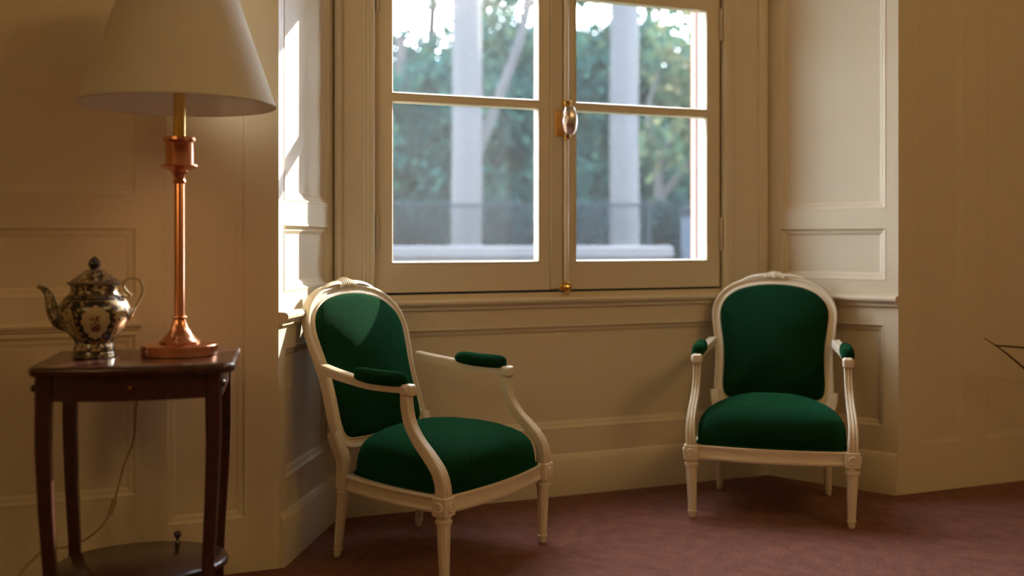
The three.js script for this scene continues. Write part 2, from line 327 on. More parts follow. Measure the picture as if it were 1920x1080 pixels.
  const seatRings = levels.map(([y, k], i) => soft(CU, 2 + i * 3).map(([x, z]) => {
    const zz = cz + (z - cz) * k; return V(x * k, y - (k < 0.97 ? 0.02 * Math.max(0, -zz / 0.24) * (1 - k) : 0), zz); }).reverse());
  const seat = mesh('seat', skewUV(loft(seatRings, { crease: 3.1 })), M.velvet, t);
  mesh('seat_braid', sweep(soft(CU, 2).map(([x, z]) => V(x * 1.013, 0.2665, cz + (z - cz) * 1.013)), [[0.003, 0], [0, 0.003], [-0.003, 0], [0, -0.003]], { loop: true }), M.velvet, seat);

  // back: an arched frame, waisted at the arms, hollowed and raked
  const half = [[0, 0.333], [0.10, 0.334], [0.185, 0.342], [0.224, 0.372], [0.236, 0.42], [0.234, 0.50], [0.236, 0.57], [0.247, 0.645], [0.2525, 0.70], [0.246, 0.74], [0.226, 0.778], [0.188, 0.812], [0.135, 0.836], [0.07, 0.849], [0, 0.853]];
  half.forEach((h) => { h[0] *= 0.975; });
  const loopPts = [...half.map(([x, y]) => V(x, y, 0)), ...half.slice(1, -1).reverse().map(([x, y]) => V(-x, y, 0))];
  const outer = curve(loopPts, 160, true);
  const bend = (g) => { const p = g.attributes.position; for (let i = 0; i < p.count; i++) p.setZ(i, p.getZ(i) + BACKZ(p.getX(i), p.getY(i))); g.computeVertexNormals(); return toCreasedNormals(g, 0.6); };
  const sec = [[0, -0.022], [0, 0.003], [0.003, 0.008], [0.009, 0.0085], [0.012, 0.004], [0.021, 0.002], [0.026, 0.0035], [0.029, 0.007], [0.034, 0.006], [0.036, 0.001], [0.036, -0.022]];
  const center = V(0, 0.6, 0);
  const fr = outer.map((p, i) => { const a = outer[(i + 159) % 160], b = outer[(i + 1) % 160], tg = b.clone().sub(a).normalize(), nin = V(-tg.y, tg.x, 0); return sec.map(([d, z]) => V(p.x + nin.x * d, p.y + nin.y * d, z)); });
  const bf = mesh('back_frame', bend(loft(fr, { loop: true, caps: false })), M.chairPaint, t);
  const inner = outer.map((p, i) => { const a = outer[(i + 159) % 160], b = outer[(i + 1) % 160], tg = b.clone().sub(a).normalize(); return V(p.x - tg.y * 0.034, p.y + tg.x * 0.034, 0); });
  const cc = V(0, 0.605, 0), padRings = [[1.0, -0.012], [1.0, 0.003], [0.992, 0.010], [0.975, 0.017], ...[0.945, 0.90, 0.82, 0.73, 0.62, 0.5, 0.38, 0.25, 0.12, 0.03].map((k) => [k, 0.016 + 0.046 * (1 - k * k)])].map(([k, z]) => inner.map((p) => V(cc.x + (p.x - cc.x) * k, cc.y + (p.y - cc.y) * k, z)));
  const pg = loft(padRings, { crease: 3.1 }); { const p = pg.attributes.position; for (let i = 0; i < p.count; i++) p.setZ(i, p.getZ(i) + BACKZ(p.getX(i), p.getY(i)) * 1); pg.deleteAttribute('normal'); }
  pg.deleteAttribute('uv');
  mesh('back_pad', planar(toCreasedNormals(mergeVertices(pg, 1e-5), 3.1)), M.velvet, t);
  const rearPad = [[1.0, -0.006], [1.0, -0.014], [0.9, -0.020], [0.5, -0.026], [0.03, -0.028]].map(([k, z]) => inner.map((p) => V(cc.x + (p.x - cc.x) * k, cc.y + (p.y - cc.y) * k, z)).reverse());
  const rp = loft(rearPad, { crease: 3.1 }); { const p = rp.attributes.position; for (let i = 0; i < p.count; i++) p.setZ(i, p.getZ(i) + BACKZ(p.getX(i), p.getY(i))); rp.deleteAttribute('normal'); }
  rp.deleteAttribute('uv');
  mesh('back_cover', planar(toCreasedNormals(mergeVertices(rp, 1e-5), 3.1)), M.velvet, t);
  // carved crest: gathered ribbon with a leaf running out on each side
  const lobes = [];
  for (let k = -4; k <= 4; k++) {
    const g = new THREE.SphereGeometry(1, 14, 10); g.scale(0.0064, 0.0185 - 0.0013 * Math.abs(k), 0.0175 - 0.0006 * Math.abs(k)); g.rotateZ(-k * 0.09);
    g.translate(k * 0.0096, 0.8560 - 0.00045 * k * k, 0.000); lobes.push(g);
  }
  for (const s of [-1, 1]) {
    const path = [[0.034, 0.855], [0.06, 0.854], [0.085, 0.850], [0.11, 0.843], [0.128, 0.836]].map(([x, y]) => V(s * x, y, 0.004));
    lobes.push(sweep(curve(path, 16), Array.from({ length: 10 }, (_, j) => [0.008 * Math.cos(j / 10 * 6.283), 0.011 * Math.sin(j / 10 * 6.283)]), { up: V(0, 0, 1), scale: (f) => 1 - 0.8 * f * f }));
  }
  mesh('carved_crest', bend(merge(lobes)), M.chairPaint, bf);
  // uprights under the back
  for (const s of [-1, 1]) {
    const path = curve([V(s * 0.226, 0.40, BACKZ(0.226, 0.40) - 0.004), V(s * 0.222, 0.36, BACKZ(0.22, 0.36) - 0.004), V(s * 0.206, 0.31, -0.208), V(s * 0.202, 0.262, -0.211), V(s * 0.202, 0.218, -0.211)], 14);
    mesh('upright', sweep(path, [[-0.019, -0.017], [0.019, -0.017], [0.019, 0.012], [0.014, 0.017], [-0.014, 0.017], [-0.019, 0.012]], { up: V(0, 0, 1) }), M.chairPaint, t);
  }
  // arms: swept support rising from the front leg, reeded, then the rest running back to the frame
  const reed = [[-0.0145, -0.014], [-0.0145, 0.010], [-0.012, 0.0145], [-0.0075, 0.0145], [-0.005, 0.0105], [-0.003, 0.0145], [0.003, 0.0145], [0.005, 0.0105], [0.0075, 0.0145], [0.012, 0.0145], [0.0145, 0.010], [0.0145, -0.014]].reverse();
  for (const s of [-1, 1]) {
    const sup = curve([V(s * 0.277, 0.262, 0.233), V(s * 0.279, 0.295, 0.233), V(s * 0.280, 0.335, 0.219), V(s * 0.278, 0.375, 0.184), V(s * 0.274, 0.415, 0.142), V(s * 0.271, 0.46, 0.110), V(s * 0.269, 0.51, 0.095), V(s * 0.268, 0.552, 0.092)], 40);
    const arm = mesh('arm', sweep(sup, reed, { up: V(0, 0, 1), scale: (f) => 1.28 - 0.28 * Math.min(1, f * 1.6), crease: 0.5 }), M.chairPaint, t);
    const rest = curve([V(s * 0.268, 0.563, 0.110), V(s * 0.268, 0.563, 0.083), V(s * 0.2695, 0.563, 0.03), V(s * 0.269, 0.565, -0.04), V(s * 0.263, 0.573, -0.11), V(s * 0.251, 0.583, -0.19), V(s * 0.238, 0.594, -0.262)], 40);
    const rg = sweep(rest, reed.map(([a, b]) => [a, b * 0.92]), { crease: 0.5, scale: (f) => 1 + 0.12 * f * f });
    const cap = new RoundedBoxGeometry(0.038, 0.036, 0.042, 3, 0.010); cap.translate(s * 0.268, 0.558, 0.098);
    const ro = lathe([[0, 0.004], [0.004, 0.0045], [0.006, 0.002], [0.010, 0.004], [0.0125, 0]], 20).rotateZ(-s * Math.PI / 2).translate(s * 0.2865, 0.558, 0.098);
    mesh('arm_rest', merge([rg, cap, ro]), M.chairPaint, arm);
    const pp = rest.slice(5, 28), L = pp.length - 1;
    const padSec = Array.from({ length: 24 }, (_, j) => { const a = -j / 24 * 2 * Math.PI, c = Math.cos(a), q = Math.sin(a); return [0.0245 * Math.sign(c) * Math.pow(Math.abs(c), 0.75), q > 0 ? 0.036 * Math.pow(q, 0.75) : 0.008 * q]; });
    const pr = pp.map((p, i) => { const f = i / L, k = Math.pow(Math.max(0.02, 1 - Math.pow(Math.abs(2 * f - 1), 5)), 0.5); return padSec.map(([a, b]) => V(p.x + a * k, p.y + 0.012 + b * (0.25 + 0.75 * k), p.z)); });
    mesh('arm_pad', planar(loft(pr, { crease: 3.1 }), 'z', 'y'), M.velvet, arm);
  }
  return t;
}
makeChair('green velvet armchair on the left, turned sideways, sunlight on its back', [1.058, 0, -3.204], THREE.MathUtils.degToRad(35));
makeChair('green velvet armchair on the right, facing the camera, back wholly in shade', [2.403, 0, -3.272], THREE.MathUtils.degToRad(-37.6));

// ------------------------------------------------------------------ side table
const TT = 0.698;
const TABLE = thing('side_table', 'dark mahogany side table with a lower shelf, carrying teapot and lamp', 'table', [0.150, 0, -2.868], THREE.MathUtils.degToRad(-10));
{
  const outline = (g) => { // half-width .242, depth .42, bowed front, eased corners
    const p = [], hw = 0.239 + g, zb = -0.215 - g, zf = 0.185 + g;
    for (const [x, z] of [[-hw, zb], [hw, zb], [hw, zb + 0.1], [hw, zf - 0.03]]) p.push([x, z]);
    p.push([hw - 0.004, zf - 0.012], [hw - 0.016, zf]);
    for (let i = 0; i <= 20; i++) { const a = 1 - i / 10; p.push([a * (hw - 0.03), zf + 0.004 + 0.026 * (1 - a * a)]); }
    p.push([-hw + 0.016, zf], [-hw + 0.004, zf - 0.012], [-hw, zf - 0.03], [-hw, zb + 0.1]);
    return p;
  };
  const topRings = [[-0.018, TT - 0.026], [-0.006, TT - 0.0245], [-0.001, TT - 0.018], [0.0, TT - 0.011], [-0.002, TT - 0.004], [-0.006, TT - 0.0005], [-0.010, TT]].map(([g, y]) => outline(g).map(([x, z]) => V(x, y, z)));
  const tg = loft(topRings, { crease: 0.8 }); { const p = tg.attributes.position, u = tg.attributes.uv; for (let i = 0; i < p.count; i++) u.setXY(i, p.getX(i), p.getZ(i)); }
  mesh('table_top', tg, M.mahogany, TABLE);
  const apron = [[-0.034, 0.612], [-0.030, 0.612], [-0.030, 0.674]].map(([g, y]) => outline(g).map(([x, z]) => V(x, y, z)));
  const ag = loft([...apron], { crease: 0.6, caps: true }); { const p = ag.attributes.position, u = ag.attributes.uv; for (let i = 0; i < p.count; i++) u.setXY(i, p.getY(i) * 2, p.getX(i) * 2); }
  const ap = mesh('apron', ag, M.mahogany, TABLE);
  mesh('keyhole', lathe([[0, 0.002], [0.003, 0.002], [0.004, 0]], 14).rotateX(Math.PI / 2).translate(-0.005, 0.645, 0.1845), M.brass, ap);
  for (const [sx, sz] of [[-1, 1], [1, 1], [-1, -1], [1, -1]]) {
    const x0 = sx < 0 ? -0.205 : sz > 0 ? 0.186 : 0.196, z0 = sz > 0 ? 0.148 : -0.178;
    const rows = [[0.676, 0, 0.0185], [0.60, 0, 0.0185], [0.50, 0.001, 0.0178], [0.35, -0.004, 0.0165], [0.2, -0.012, 0.015], [0.10, -0.015, 0.014], [0.0, -0.014, 0.0145]];
    const rings = rows.map(([y, d, h]) => { const cx = x0 + sx * d, czz = z0 + sz * d * 0.8, e = h * 0.25; return [[-h, -h + e], [-h + e, -h], [h - e, -h], [h, -h + e], [h, h - e], [h - e, h], [-h + e, h], [-h, h - e]].map(([a, b]) => V(cx + a, y, czz + b)); });
    const lg = mesh('leg', loft(rings, { crease: 0.5 }), M.mahogany, TABLE);
    const kn = lathe([[0, 0.012], [0.005, 0.0115], [0.009, 0.008], [0.010, 0.004], [0.007, 0.001], [0.008, 0]], 20); kn.rotateZ(-sx * Math.PI / 2); kn.translate(x0 + sx * 0.018, 0.645, z0);
    mesh('carved_boss', kn, M.mahogany, lg);
  }
  const sh = []; for (let i = 0; i < 64; i++) { const a = -i / 64 * 6.283; sh.push([Math.cos(a), Math.sin(a)]); }
  const sr = [[0.208, 0.168, 0.152], [0.214, 0.174, 0.155], [0.216, 0.176, 0.162], [0.212, 0.172, 0.170], [0.206, 0.166, 0.172]].map(([a, b, y]) => sh.map(([x, z]) => V(x * a, y, -0.015 + z * b)));
  const shg = loft(sr, { crease: 0.9 }); { const p = shg.attributes.position, u = shg.attributes.uv; for (let i = 0; i < p.count; i++) u.setXY(i, p.getX(i), p.getZ(i)); }
  const shelf = mesh('shelf', shg, M.mahogany, TABLE);
  mesh('finial', lathe([[0, 0.172], [0.008, 0.172], [0.006, 0.176], [0.0035, 0.180], [0.004, 0.184], [0.0085, 0.188], [0.0105, 0.195], [0.0085, 0.202], [0, 0.2055]], 24).translate(0.074, 0, -0.155), M.darkMetal, shelf);
}

// ------------------------------------------------------------------ lamp
{
  const lamp = thing('table_lamp', 'tall copper column table lamp with a cream cone shade', 'lamp', [0.245, TT, -2.893], 0);
  const m = 1 / 711, Y = (py) => (665 - py) * m;                 // profile measured from the base up
  const R = (px) => px * m;
  mesh('base', lathe([[0, 0.0005], [R(68), 0.0005], [R(70), 0.002], [R(70), 0.026], [R(68.5), 0.0285], [R(40), 0.032], [R(37), 0.032], [0, 0.032]], 96), M.copper, lamp);
  mesh('column', lathe([[0, 0.032], [R(37), 0.032], [R(37), 0.036], [R(34), 0.040], [R(30), 0.044], [R(22), 0.056], [R(16), 0.070], [R(12.5), 0.086], [R(11), 0.0945], [R(13.5), 0.096], [R(14), 0.099], [R(13), 0.102], [R(10), 0.103], [R(10), 0.106], [R(9.6), 0.108],
    [R(9.4), Y(345)], [R(12), Y(344)], [R(12.5), Y(341)], [R(11), Y(338)], [R(10), Y(336)], [R(11), Y(330)], [R(15), Y(323)], [R(24), Y(317)], [R(33), Y(314)], [R(34), Y(312)], [R(33), Y(310)], [R(26), Y(309)], [0, Y(309)]], 64), M.copper, lamp);
  mesh('candle_cup', lathe([[0, Y(309)], [R(25.5), Y(309)], [R(25.5), Y(268)], [R(28), Y(267)], [R(29.5), Y(264)], [R(29), Y(259)], [R(26), Y(258)], [0, Y(258)]], 64), M.copper, lamp);
  mesh('candle_tube', lathe([[0, Y(258)], [R(11.5), Y(258)], [R(11.5), Y(120)], [0, Y(119)]], 48), M.brass, lamp);
  // shade: a cone of linen stretched over rings
  const r0 = 0.249, r1 = 0.119, y0 = 0.657, y1 = 1.035;
  const sh = mesh('lamp_shade', lathe([[r0, y0], [r1, y1], [r1 - 0.002, y1], [r0 - 0.002, y0], [r0, y0]], 128), M.shade, lamp);
  mesh('shade_trim', new THREE.TorusGeometry(r0 - 0.0005, 0.0018, 8, 128).rotateX(Math.PI / 2).translate(0, y0, 0), M.shade, sh);
  const sp = []; for (let k = 0; k < 3; k++) { const a = k * 2.094 + 0.4; sp.push(tube([V(0, y1 - 0.03, 0), V(Math.cos(a) * r1, y1 - 0.004, Math.sin(a) * r1)], 0.0018, 4, 6)); }
  mesh('shade_carrier', merge([...sp, lathe([[0, Y(119)], [0.006, Y(119)], [0.006, y1 - 0.02], [0, y1 - 0.02]], 12)]), M.brassOld, sh);
  // flex: down behind the table, switch, along the floor
  const W = (x, y, z) => V(x - 0.245, y - TT, z + 2.893);
  const flex = [W(0.245, 0.704, -2.985), W(0.20, 0.712, -3.085), W(0.165, 0.690, -3.125), W(0.151, 0.54, -3.15), W(0.142, 0.435, -3.15), W(0.118, 0.367, -3.15), W(0.090, 0.262, -3.15), W(0.073, 0.220, -3.15), W(0.037, 0.181, -3.15), W(0.006, 0.164, -3.15), W(-0.034, 0.152, -3.15), W(-0.085, 0.152, -3.15), W(-0.117, 0.130, -3.14), W(-0.138, 0.110, -3.13), W(-0.17, 0.06, -3.11), W(-0.22, 0.012, -3.07), W(-0.35, 0.006, -3.0), W(-0.6, 0.006, -3.05)];
  const fx = mesh('power_cord', tube(flex, 0.0032, 200, 8), M.cord, lamp);
  const sw = new THREE.CapsuleGeometry(0.0075, 0.032, 6, 14); sw.scale(1, 1, 0.7); sw.rotateZ(-0.30); sw.translate(0.087 - 0.245, 0.253 - TT, -3.150 + 2.893);
  mesh('cord_switch', sw, M.cord, fx);
}

// ------------------------------------------------------------------ teapot
function teapotTexture() {
  const c = document.createElement('canvas'); c.width = 1024; c.height = 512; const g = c.getContext('2d');
  g.fillStyle = '#cdbf9c'; g.fillRect(0, 0, 1024, 512);
  const blob = (x, y, r, col, n = 9, j = 0.5) => { g.fillStyle = col; g.beginPath(); for (let i = 0; i <= n; i++) { const a = i / n * 6.283, q = r * (1 - j / 2 + j * rnd()); const px = x + q * Math.cos(a), py = y + q * Math.sin(a); i ? g.lineTo(px, py) : g.moveTo(px, py); } g.closePath(); g.fill(); };
  const dark = ['#252129', '#2e2222', '#352721', '#22222f'], warm = ['#6a3526', '#75462b', '#80552d', '#5a2c24'], pale = ['#bdae88', '#a99870', '#9c8a63', '#8d7b58'];
  for (let k = 0; k < 420; k++) blob(rnd() * 1024, rnd() * 512, 8 + rnd() * 26, dark[k % 4], 8, 0.8);
  for (let k = 0; k < 150; k++) blob(rnd() * 1024, rnd() * 512, 5 + rnd() * 14, warm[k % 4], 7, 0.8);
  for (let k = 0; k < 210; k++) blob(rnd() * 1024, rnd() * 512, 3 + rnd() * 12, pale[k % 4], 7, 0.9);
  g.lineWidth = 2.5; for (let k = 0; k < 90; k++) { g.strokeStyle = k % 3 ? '#bfa878' : '#8d7a52'; g.beginPath(); let x = rnd() * 1024, y = rnd() * 512; g.moveTo(x, y); for (let i = 0; i < 3; i++) { const a = x + (rnd() - 0.5) * 60, b = y + (rnd() - 0.5) * 60; g.quadraticCurveTo(x + (rnd() - 0.5) * 50, y + (rnd() - 0.5) * 50, a, b); x = a; y = b; } g.stroke(); }
  for (const X of [256, 768]) {                                       // reserve with a flower basket, framed in dark blue
    for (const dx of [-132, 132]) { g.fillStyle = '#c9ba92'; g.beginPath(); g.ellipse(X + dx, 225, 32, 76, 0, 0, 6.3); g.fill(); for (let k = 0; k < 6; k++) blob(X + dx + (rnd() - 0.5) * 34, 225 + (rnd() - 0.5) * 110, 7, warm[k % 4]); }
    g.fillStyle = '#171824'; g.beginPath(); g.ellipse(X, 212, 94, 112, 0, 0, 6.3); g.fill();
    for (let k = 0; k < 46; k++) { const a = k / 46 * 6.283; blob(X + 90 * Math.cos(a), 212 + 106 * Math.sin(a), 8, k % 2 ? '#b49c66' : '#3a2a22'); }
    g.fillStyle = '#d6c8a4'; for (let k = 0; k < 12; k++) { const a = k / 12 * 6.283; g.beginPath(); g.arc(X + 54 * Math.cos(a), 218 + 64 * Math.sin(a), 16, 0, 6.3); g.fill(); }
    g.beginPath(); g.ellipse(X, 218, 62, 72, 0, 0, 6.3); g.fill();
    for (let k = 0; k < 40; k++) blob(X + (rnd() - 0.5) * 56, 214 + (rnd() - 0.5) * 52, 2 + rnd() * 3.5, ['#7d5a3a', '#8c5a40', '#5c4630', '#a2876a'][k % 4]);
    g.fillStyle = '#7c4434'; g.beginPath(); g.ellipse(X, 248, 26, 12, 0, 0, 6.3); g.fill();
  }
  g.fillStyle = '#1b1a22'; g.fillRect(0, 395, 1024, 52); g.fillRect(0, 78, 1024, 40);
  g.strokeStyle = '#a58d55'; g.lineWidth = 4; for (const y of [80, 118, 395, 447]) { g.beginPath(); g.moveTo(0, y); g.lineTo(1024, y); g.stroke(); }
  for (let k = 0; k < 60; k++) { blob(rnd() * 1024, 421, 9, k % 2 ? '#8d7a52' : '#5a3a2a'); blob(rnd() * 1024, 98, 6, '#a8956c'); }
  const t = new THREE.CanvasTexture(c); t.colorSpace = THREE.SRGBColorSpace; t.wrapS = THREE.RepeatWrapping; return t;
}
{
  const glaze = phys({ map: teapotTexture(), color: lin(0.72, 0.68, 0.64), roughness: 0.32, clearcoat: 0.6, clearcoatRoughness: 0.12 });
  const handleGlaze = phys({ color: lin(0.50, 0.40, 0.24), roughness: 0.3, clearcoat: 0.7 });
  const pot = thing('teapot', 'dark patterned porcelain teapot with a flower medallion and curved spout', 'teapot', [0.037, TT, -2.912], 0);
  const m = 1 / 727;
  const prof = (rows) => rows.map(([r, y]) => [r * m, (672 - y) * m]);
  // turn the lathe so that a medallion faces the room
  const face = (g) => g.rotateY(-YAW * 0 + Math.PI / 2 + 0.02);
  const body = lathe(prof([[0, 671.5], [37, 671.5], [38.5, 669], [37.5, 664], [36, 660], [37, 655], [35.5, 650], [34, 645], [36, 639], [43, 630], [52, 619], [59, 608], [63.5, 597], [64, 588], [63, 578], [58, 567], [50, 558], [44, 553], [42, 549], [42, 540], [44, 536]]), 96);
  mesh('body', face(body), glaze, pot);
  const lid = lathe(prof([[44, 536], [48.5, 534], [48, 531.5], [44, 530], [36, 524], [28, 517], [20, 511.5], [17, 509.5], [12, 508], [0, 508]]), 8); lid.deleteAttribute('normal');
  const ld = mesh('lid', toCreasedNormals(lid, 0.3), glaze, pot);
  mesh('knob', lathe(prof([[9, 508], [8, 505], [10, 503], [12, 498], [11.5, 494], [9, 490], [5, 486], [2, 483.5], [0, 483]]), 24), phys({ color: lin(0.035, 0.028, 0.035), roughness: 0.25, clearcoat: 0.9 }), ld);
  // the spout points to the left of the view, the handle to the right
  const X = V(Math.cos(YAW), 0, Math.sin(YAW)).applyAxisAngle(V(0, 1, 0), 0.06);
  const at = (px, py) => X.clone().multiplyScalar((px - 177.5) * m).setY((672 - py) * m);
  const sp = curve([at(130, 606), at(116, 603), at(104, 590), at(98, 572), at(94, 556), at(86, 545), at(74, 539)], 36);
  const circ = Array.from({ length: 18 }, (_, j) => [Math.cos(-j / 18 * 6.283), Math.sin(-j / 18 * 6.283)]);
  mesh('spout', sweep(sp, circ, { up: X.clone().cross(V(0, 1, 0)).normalize(), scale: (f) => (f < 0.25 ? 20 - 20 * f : 15 - 11.5 * Math.pow((f - 0.25) / 0.75, 0.8)) * m }), glaze, pot);
  const hp = curve([at(229, 556), at(238, 561), at(243, 556), at(236, 549), at(230, 538), at(237, 527), at(250, 524), at(262, 530), at(266, 545), at(262, 562), at(252, 578), at(246, 592), at(240, 602), at(236, 600)], 80);
  mesh('handle', sweep(hp, circ, { up: X.clone().cross(V(0, 1, 0)).normalize(), scale: () => 2.8 * m }), handleGlaze, pot);
}

// ------------------------------------------------------------------ right edge: bare branch in a tall floor vase
{
  const vase = thing('floor_vase', 'tall brown glazed floor vase against the right wall', 'vase', [4.02, 0, -2.95]);
  mesh('vessel', lathe([[0, 0], [0.10, 0], [0.115, 0.01], [0.15, 0.12], [0.175, 0.28], [0.165, 0.42], [0.11, 0.53], [0.085, 0.57], [0.10, 0.60], [0.09, 0.60], [0.075, 0.57], [0.1, 0.5], [0, 0.48]], 48), M.ceramic, vase);
  const br = thing('bare_branch', 'thin dark forked twig reaching in from the right edge', 'branch', [4.02, 0.53, -2.95]);
  const O = V(4.02, 0.53, -2.95), B = (x, y, z) => V(x, y, z).sub(O);
  const tap = (pts, r0, r1) => sweep(curve(pts, 24), Array.from({ length: 8 }, (_, j) => [Math.cos(-j / 8 * 6.283), Math.sin(-j / 8 * 6.283)]), { up: V(0.3, 0.2, 0.93), scale: (f) => r0 + (r1 - r0) * f });
  mesh('stem', tap([B(4.02, 0.50, -2.95), B(3.88, 0.545, -2.97), B(3.68, 0.40, -3.0), B(3.513, 0.430, -3.02), B(3.399, 0.502, -3.02), B(3.316, 0.557, -3.02), B(3.252, 0.595, -3.02), B(3.193, 0.626, -3.02)], 0.0085, 0.0015), M.twig, br);
  mesh('side_shoot', tap([B(3.95, 0.55, -2.95), B(3.65, 0.560, -3.0), B(3.399, 0.581, -3.02), B(3.329, 0.588, -3.02), B(3.252, 0.595, -3.02)], 0.0050, 0.0032), M.twig, br);
}

// ------------------------------------------------------------------ chandeliers further back in the room
function chandelier(pos, label, power) {
  const c = thing('chandelier', label, 'chandelier', pos);
  mesh('stem', lathe([[0, CEIL - pos[1]], [0.06, CEIL - pos[1]], [0.055, CEIL - pos[1] - 0.03], [0.010, CEIL - pos[1] - 0.05], [0.010, 0.10], [0.035, 0.06], [0.05, 0], [0.03, -0.06], [0, -0.09]], 24), M.brassOld, c);
  for (let k = 0; k < 6; k++) {
    const a = k / 6 * 6.283, x = Math.cos(a), z = Math.sin(a);
    mesh('arm', tube([V(0, 0, 0), V(x * 0.2, -0.09, z * 0.2), V(x * 0.38, -0.03, z * 0.38), V(x * 0.45, 0.06, z * 0.45)], 0.008, 24, 8), M.brassOld, c);
    const b = mesh('lamp_globe', new THREE.SphereGeometry(0.065, 24, 16).translate(x * 0.45, 0.13, z * 0.45), std({ color: lin(0.9, 0.85, 0.7), emissive: lin(1, 0.66, 0.32), emissiveIntensity: 6 }), c);
    const l = new THREE.PointLight(lin(1, 0.645, 0.235), power / 6); l.position.set(x * 0.45, 0.13, z * 0.45); l.castShadow = true; l.shadow.radius = 3; c.add(l);
  }
}
chandelier([2.9, 2.8, 0.1], 'brass six globe chandelier hanging in the right half of the room', 3.0);
chandelier([-2.3, 2.75, 0.9], 'brass six globe chandelier hanging in the left half of the room', 2.4);

// ------------------------------------------------------------------ outside
const ground = mesh('ground', box(-40, 60, -0.6, -0.4, -4.1, -70), M.lawn); ground.userData.kind = 'structure';
// a frame turned square to the view: a = to the right, d = away from the house
const OUT = (a, y, d) => V(a * Math.cos(YAW) + d * Math.sin(YAW), y, a * Math.sin(YAW) - d * Math.cos(YAW));
const facing = -YAW;
{
  const o = OUT(-2.2, -0.4, 9.6);
  const wall = thing('garden_wall', 'low white garden wall under the wire fence outside the window', 'wall', o.toArray(), facing);
  mesh('wall_body', box(-3, 3.6, 0, 1.24, -0.12, 0.12), M.stone, wall);
  mesh('coping', box(-3.05, 3.65, 1.24, 1.345, -0.17, 0.17, 0.02), M.stone, wall);
  const f = thing('wire_fence', 'dark wire mesh fence on the garden wall outside the window', 'fence', OUT(-2.2, 0.945, 9.6).toArray(), facing);
  mesh('top_rail', new THREE.CylinderGeometry(0.012, 0.012, 6.5, 8).rotateZ(Math.PI / 2).translate(0.25, 0.375, 0), M.fenceMetal, f);
  for (const x of [-2.9, 0.35, 3.45]) mesh('post', new THREE.CylinderGeometry(0.02, 0.02, 0.4, 10).translate(x, 0.2, 0), M.fenceMetal, f);
  const wires = []; const H = 0.36;
  for (let x = -3.3; x < 3.15; x += 0.055) for (const s of [-1, 1]) { const g = new THREE.CylinderGeometry(0.0032, 0.0032, H * 1.4142, 4, 1, true); g.rotateZ(s * Math.PI / 4); g.translate(x + H / 2, H / 2 + 0.01, 0); wires.push(g); }
  const wm = mesh('wire_mesh', merge(wires), M.fenceMetal, f); wm.userData.kind = 'stuff';
  const p = thing('gate_post', 'blue grey gate post with latch arms at the end of the fence', 'post', OUT(1.60, -0.4, 9.6).toArray(), facing);
  mesh('post_shaft', box(-0.05, 0.05, 0, 1.62, -0.05, 0.05, 0.01), M.postBlue, p);
  mesh('post_cap', box(-0.065, 0.065, 1.62, 1.70, -0.065, 0.065, 0.02), M.fenceMetal, p);
  mesh('latch_arm', box(-0.045, 0.12, 1.52, 1.56, -0.02, 0.02, 0.008), M.postBlue, p);
  mesh('latch_arm', box(-0.02, 0.12, 1.36, 1.40, -0.02, 0.02, 0.008), M.fenceMetal, p);
}
const leafGeo = new THREE.BufferGeometry();
leafGeo.setAttribute('position', new THREE.Float32BufferAttribute([0, 0, 0, 0.32, 0.5, 0.06, 0, 1, 0, -0.32, 0.5, 0.06, 0, 0.5, -0.02], 3));
leafGeo.setAttribute('uv', new THREE.Float32BufferAttribute([0.5, 0, 1, 0.5, 0.5, 1, 0, 0.5, 0.5, 0.5], 2));
leafGeo.setIndex([0, 1, 4, 1, 2, 4, 2, 3, 4, 3, 0, 4]); leafGeo.computeVertexNormals();
function crown(parent, n, size, tones, sample) {
  const im = new THREE.InstancedMesh(leafGeo, M.leaf, n); im.name = 'foliage'; im.userData.kind = 'stuff'; im.castShadow = im.receiveShadow = true;
  const q = new THREE.Quaternion(), e = new THREE.Euler(), mm = new THREE.Matrix4(), col = new THREE.Color();
  for (let i = 0; i < n; i++) {
    const p = sample(), s = size * (0.6 + 0.8 * rnd()); e.set(rnd() * 6.3, rnd() * 6.3, rnd() * 6.3); q.setFromEuler(e);
    im.setMatrixAt(i, mm.compose(p, q, V(s, s, s)));
    const t = tones[Math.floor(rnd() * tones.length)], k = 0.75 + 0.5 * rnd(); im.setColorAt(i, col.setRGB(t[0] * k, t[1] * k, t[2] * k));
  }
  parent.add(im);
}
const cluster = (blobs) => () => { const b = blobs[Math.floor(rnd() * blobs.length)]; let x, y, z; do { x = rnd() * 2 - 1; y = rnd() * 2 - 1; z = rnd() * 2 - 1; } while (x * x + y * y + z * z > 1); return V(b[0] + x * b[3], b[1] + y * b[4], b[2] + z * b[3]); };
const TEAL = [[0.011, 0.056, 0.053], [0.017, 0.067, 0.060], [0.009, 0.046, 0.046], [0.028, 0.075, 0.052]], OLIVE = [[0.038, 0.080, 0.045], [0.06, 0.09, 0.045], [0.03, 0.07, 0.048], [0.085, 0.088, 0.046]];
function trunkGeo(pts, r0, r1) {
  const c = curve(pts.map((p) => V(...p)), 30);
  return sweep(c, Array.from({ length: 14 }, (_, j) => { const a = -j / 14 * 6.283, k = 1 + 0.06 * noise3(Math.cos(a) * 2, Math.sin(a) * 2, r0 * 30); return [k * Math.cos(a), k * Math.sin(a)]; }), { up: V(0.2, 0.05, 0.97), scale: (f) => r0 + (r1 - r0) * f });
}
function tree(label, base, trunks, mat, crownSpec) {
  const t = thing('tree', label, 'tree', base.toArray(), facing, 'trees outside the window');
  for (const [name, pts, r0, r1] of trunks) mesh(name, trunkGeo(pts, r0, r1), mat, t);
  if (crownSpec) crown(t, ...crownSpec);
}
const many = (n, f) => Array.from({ length: n }, (_, i) => f(i));
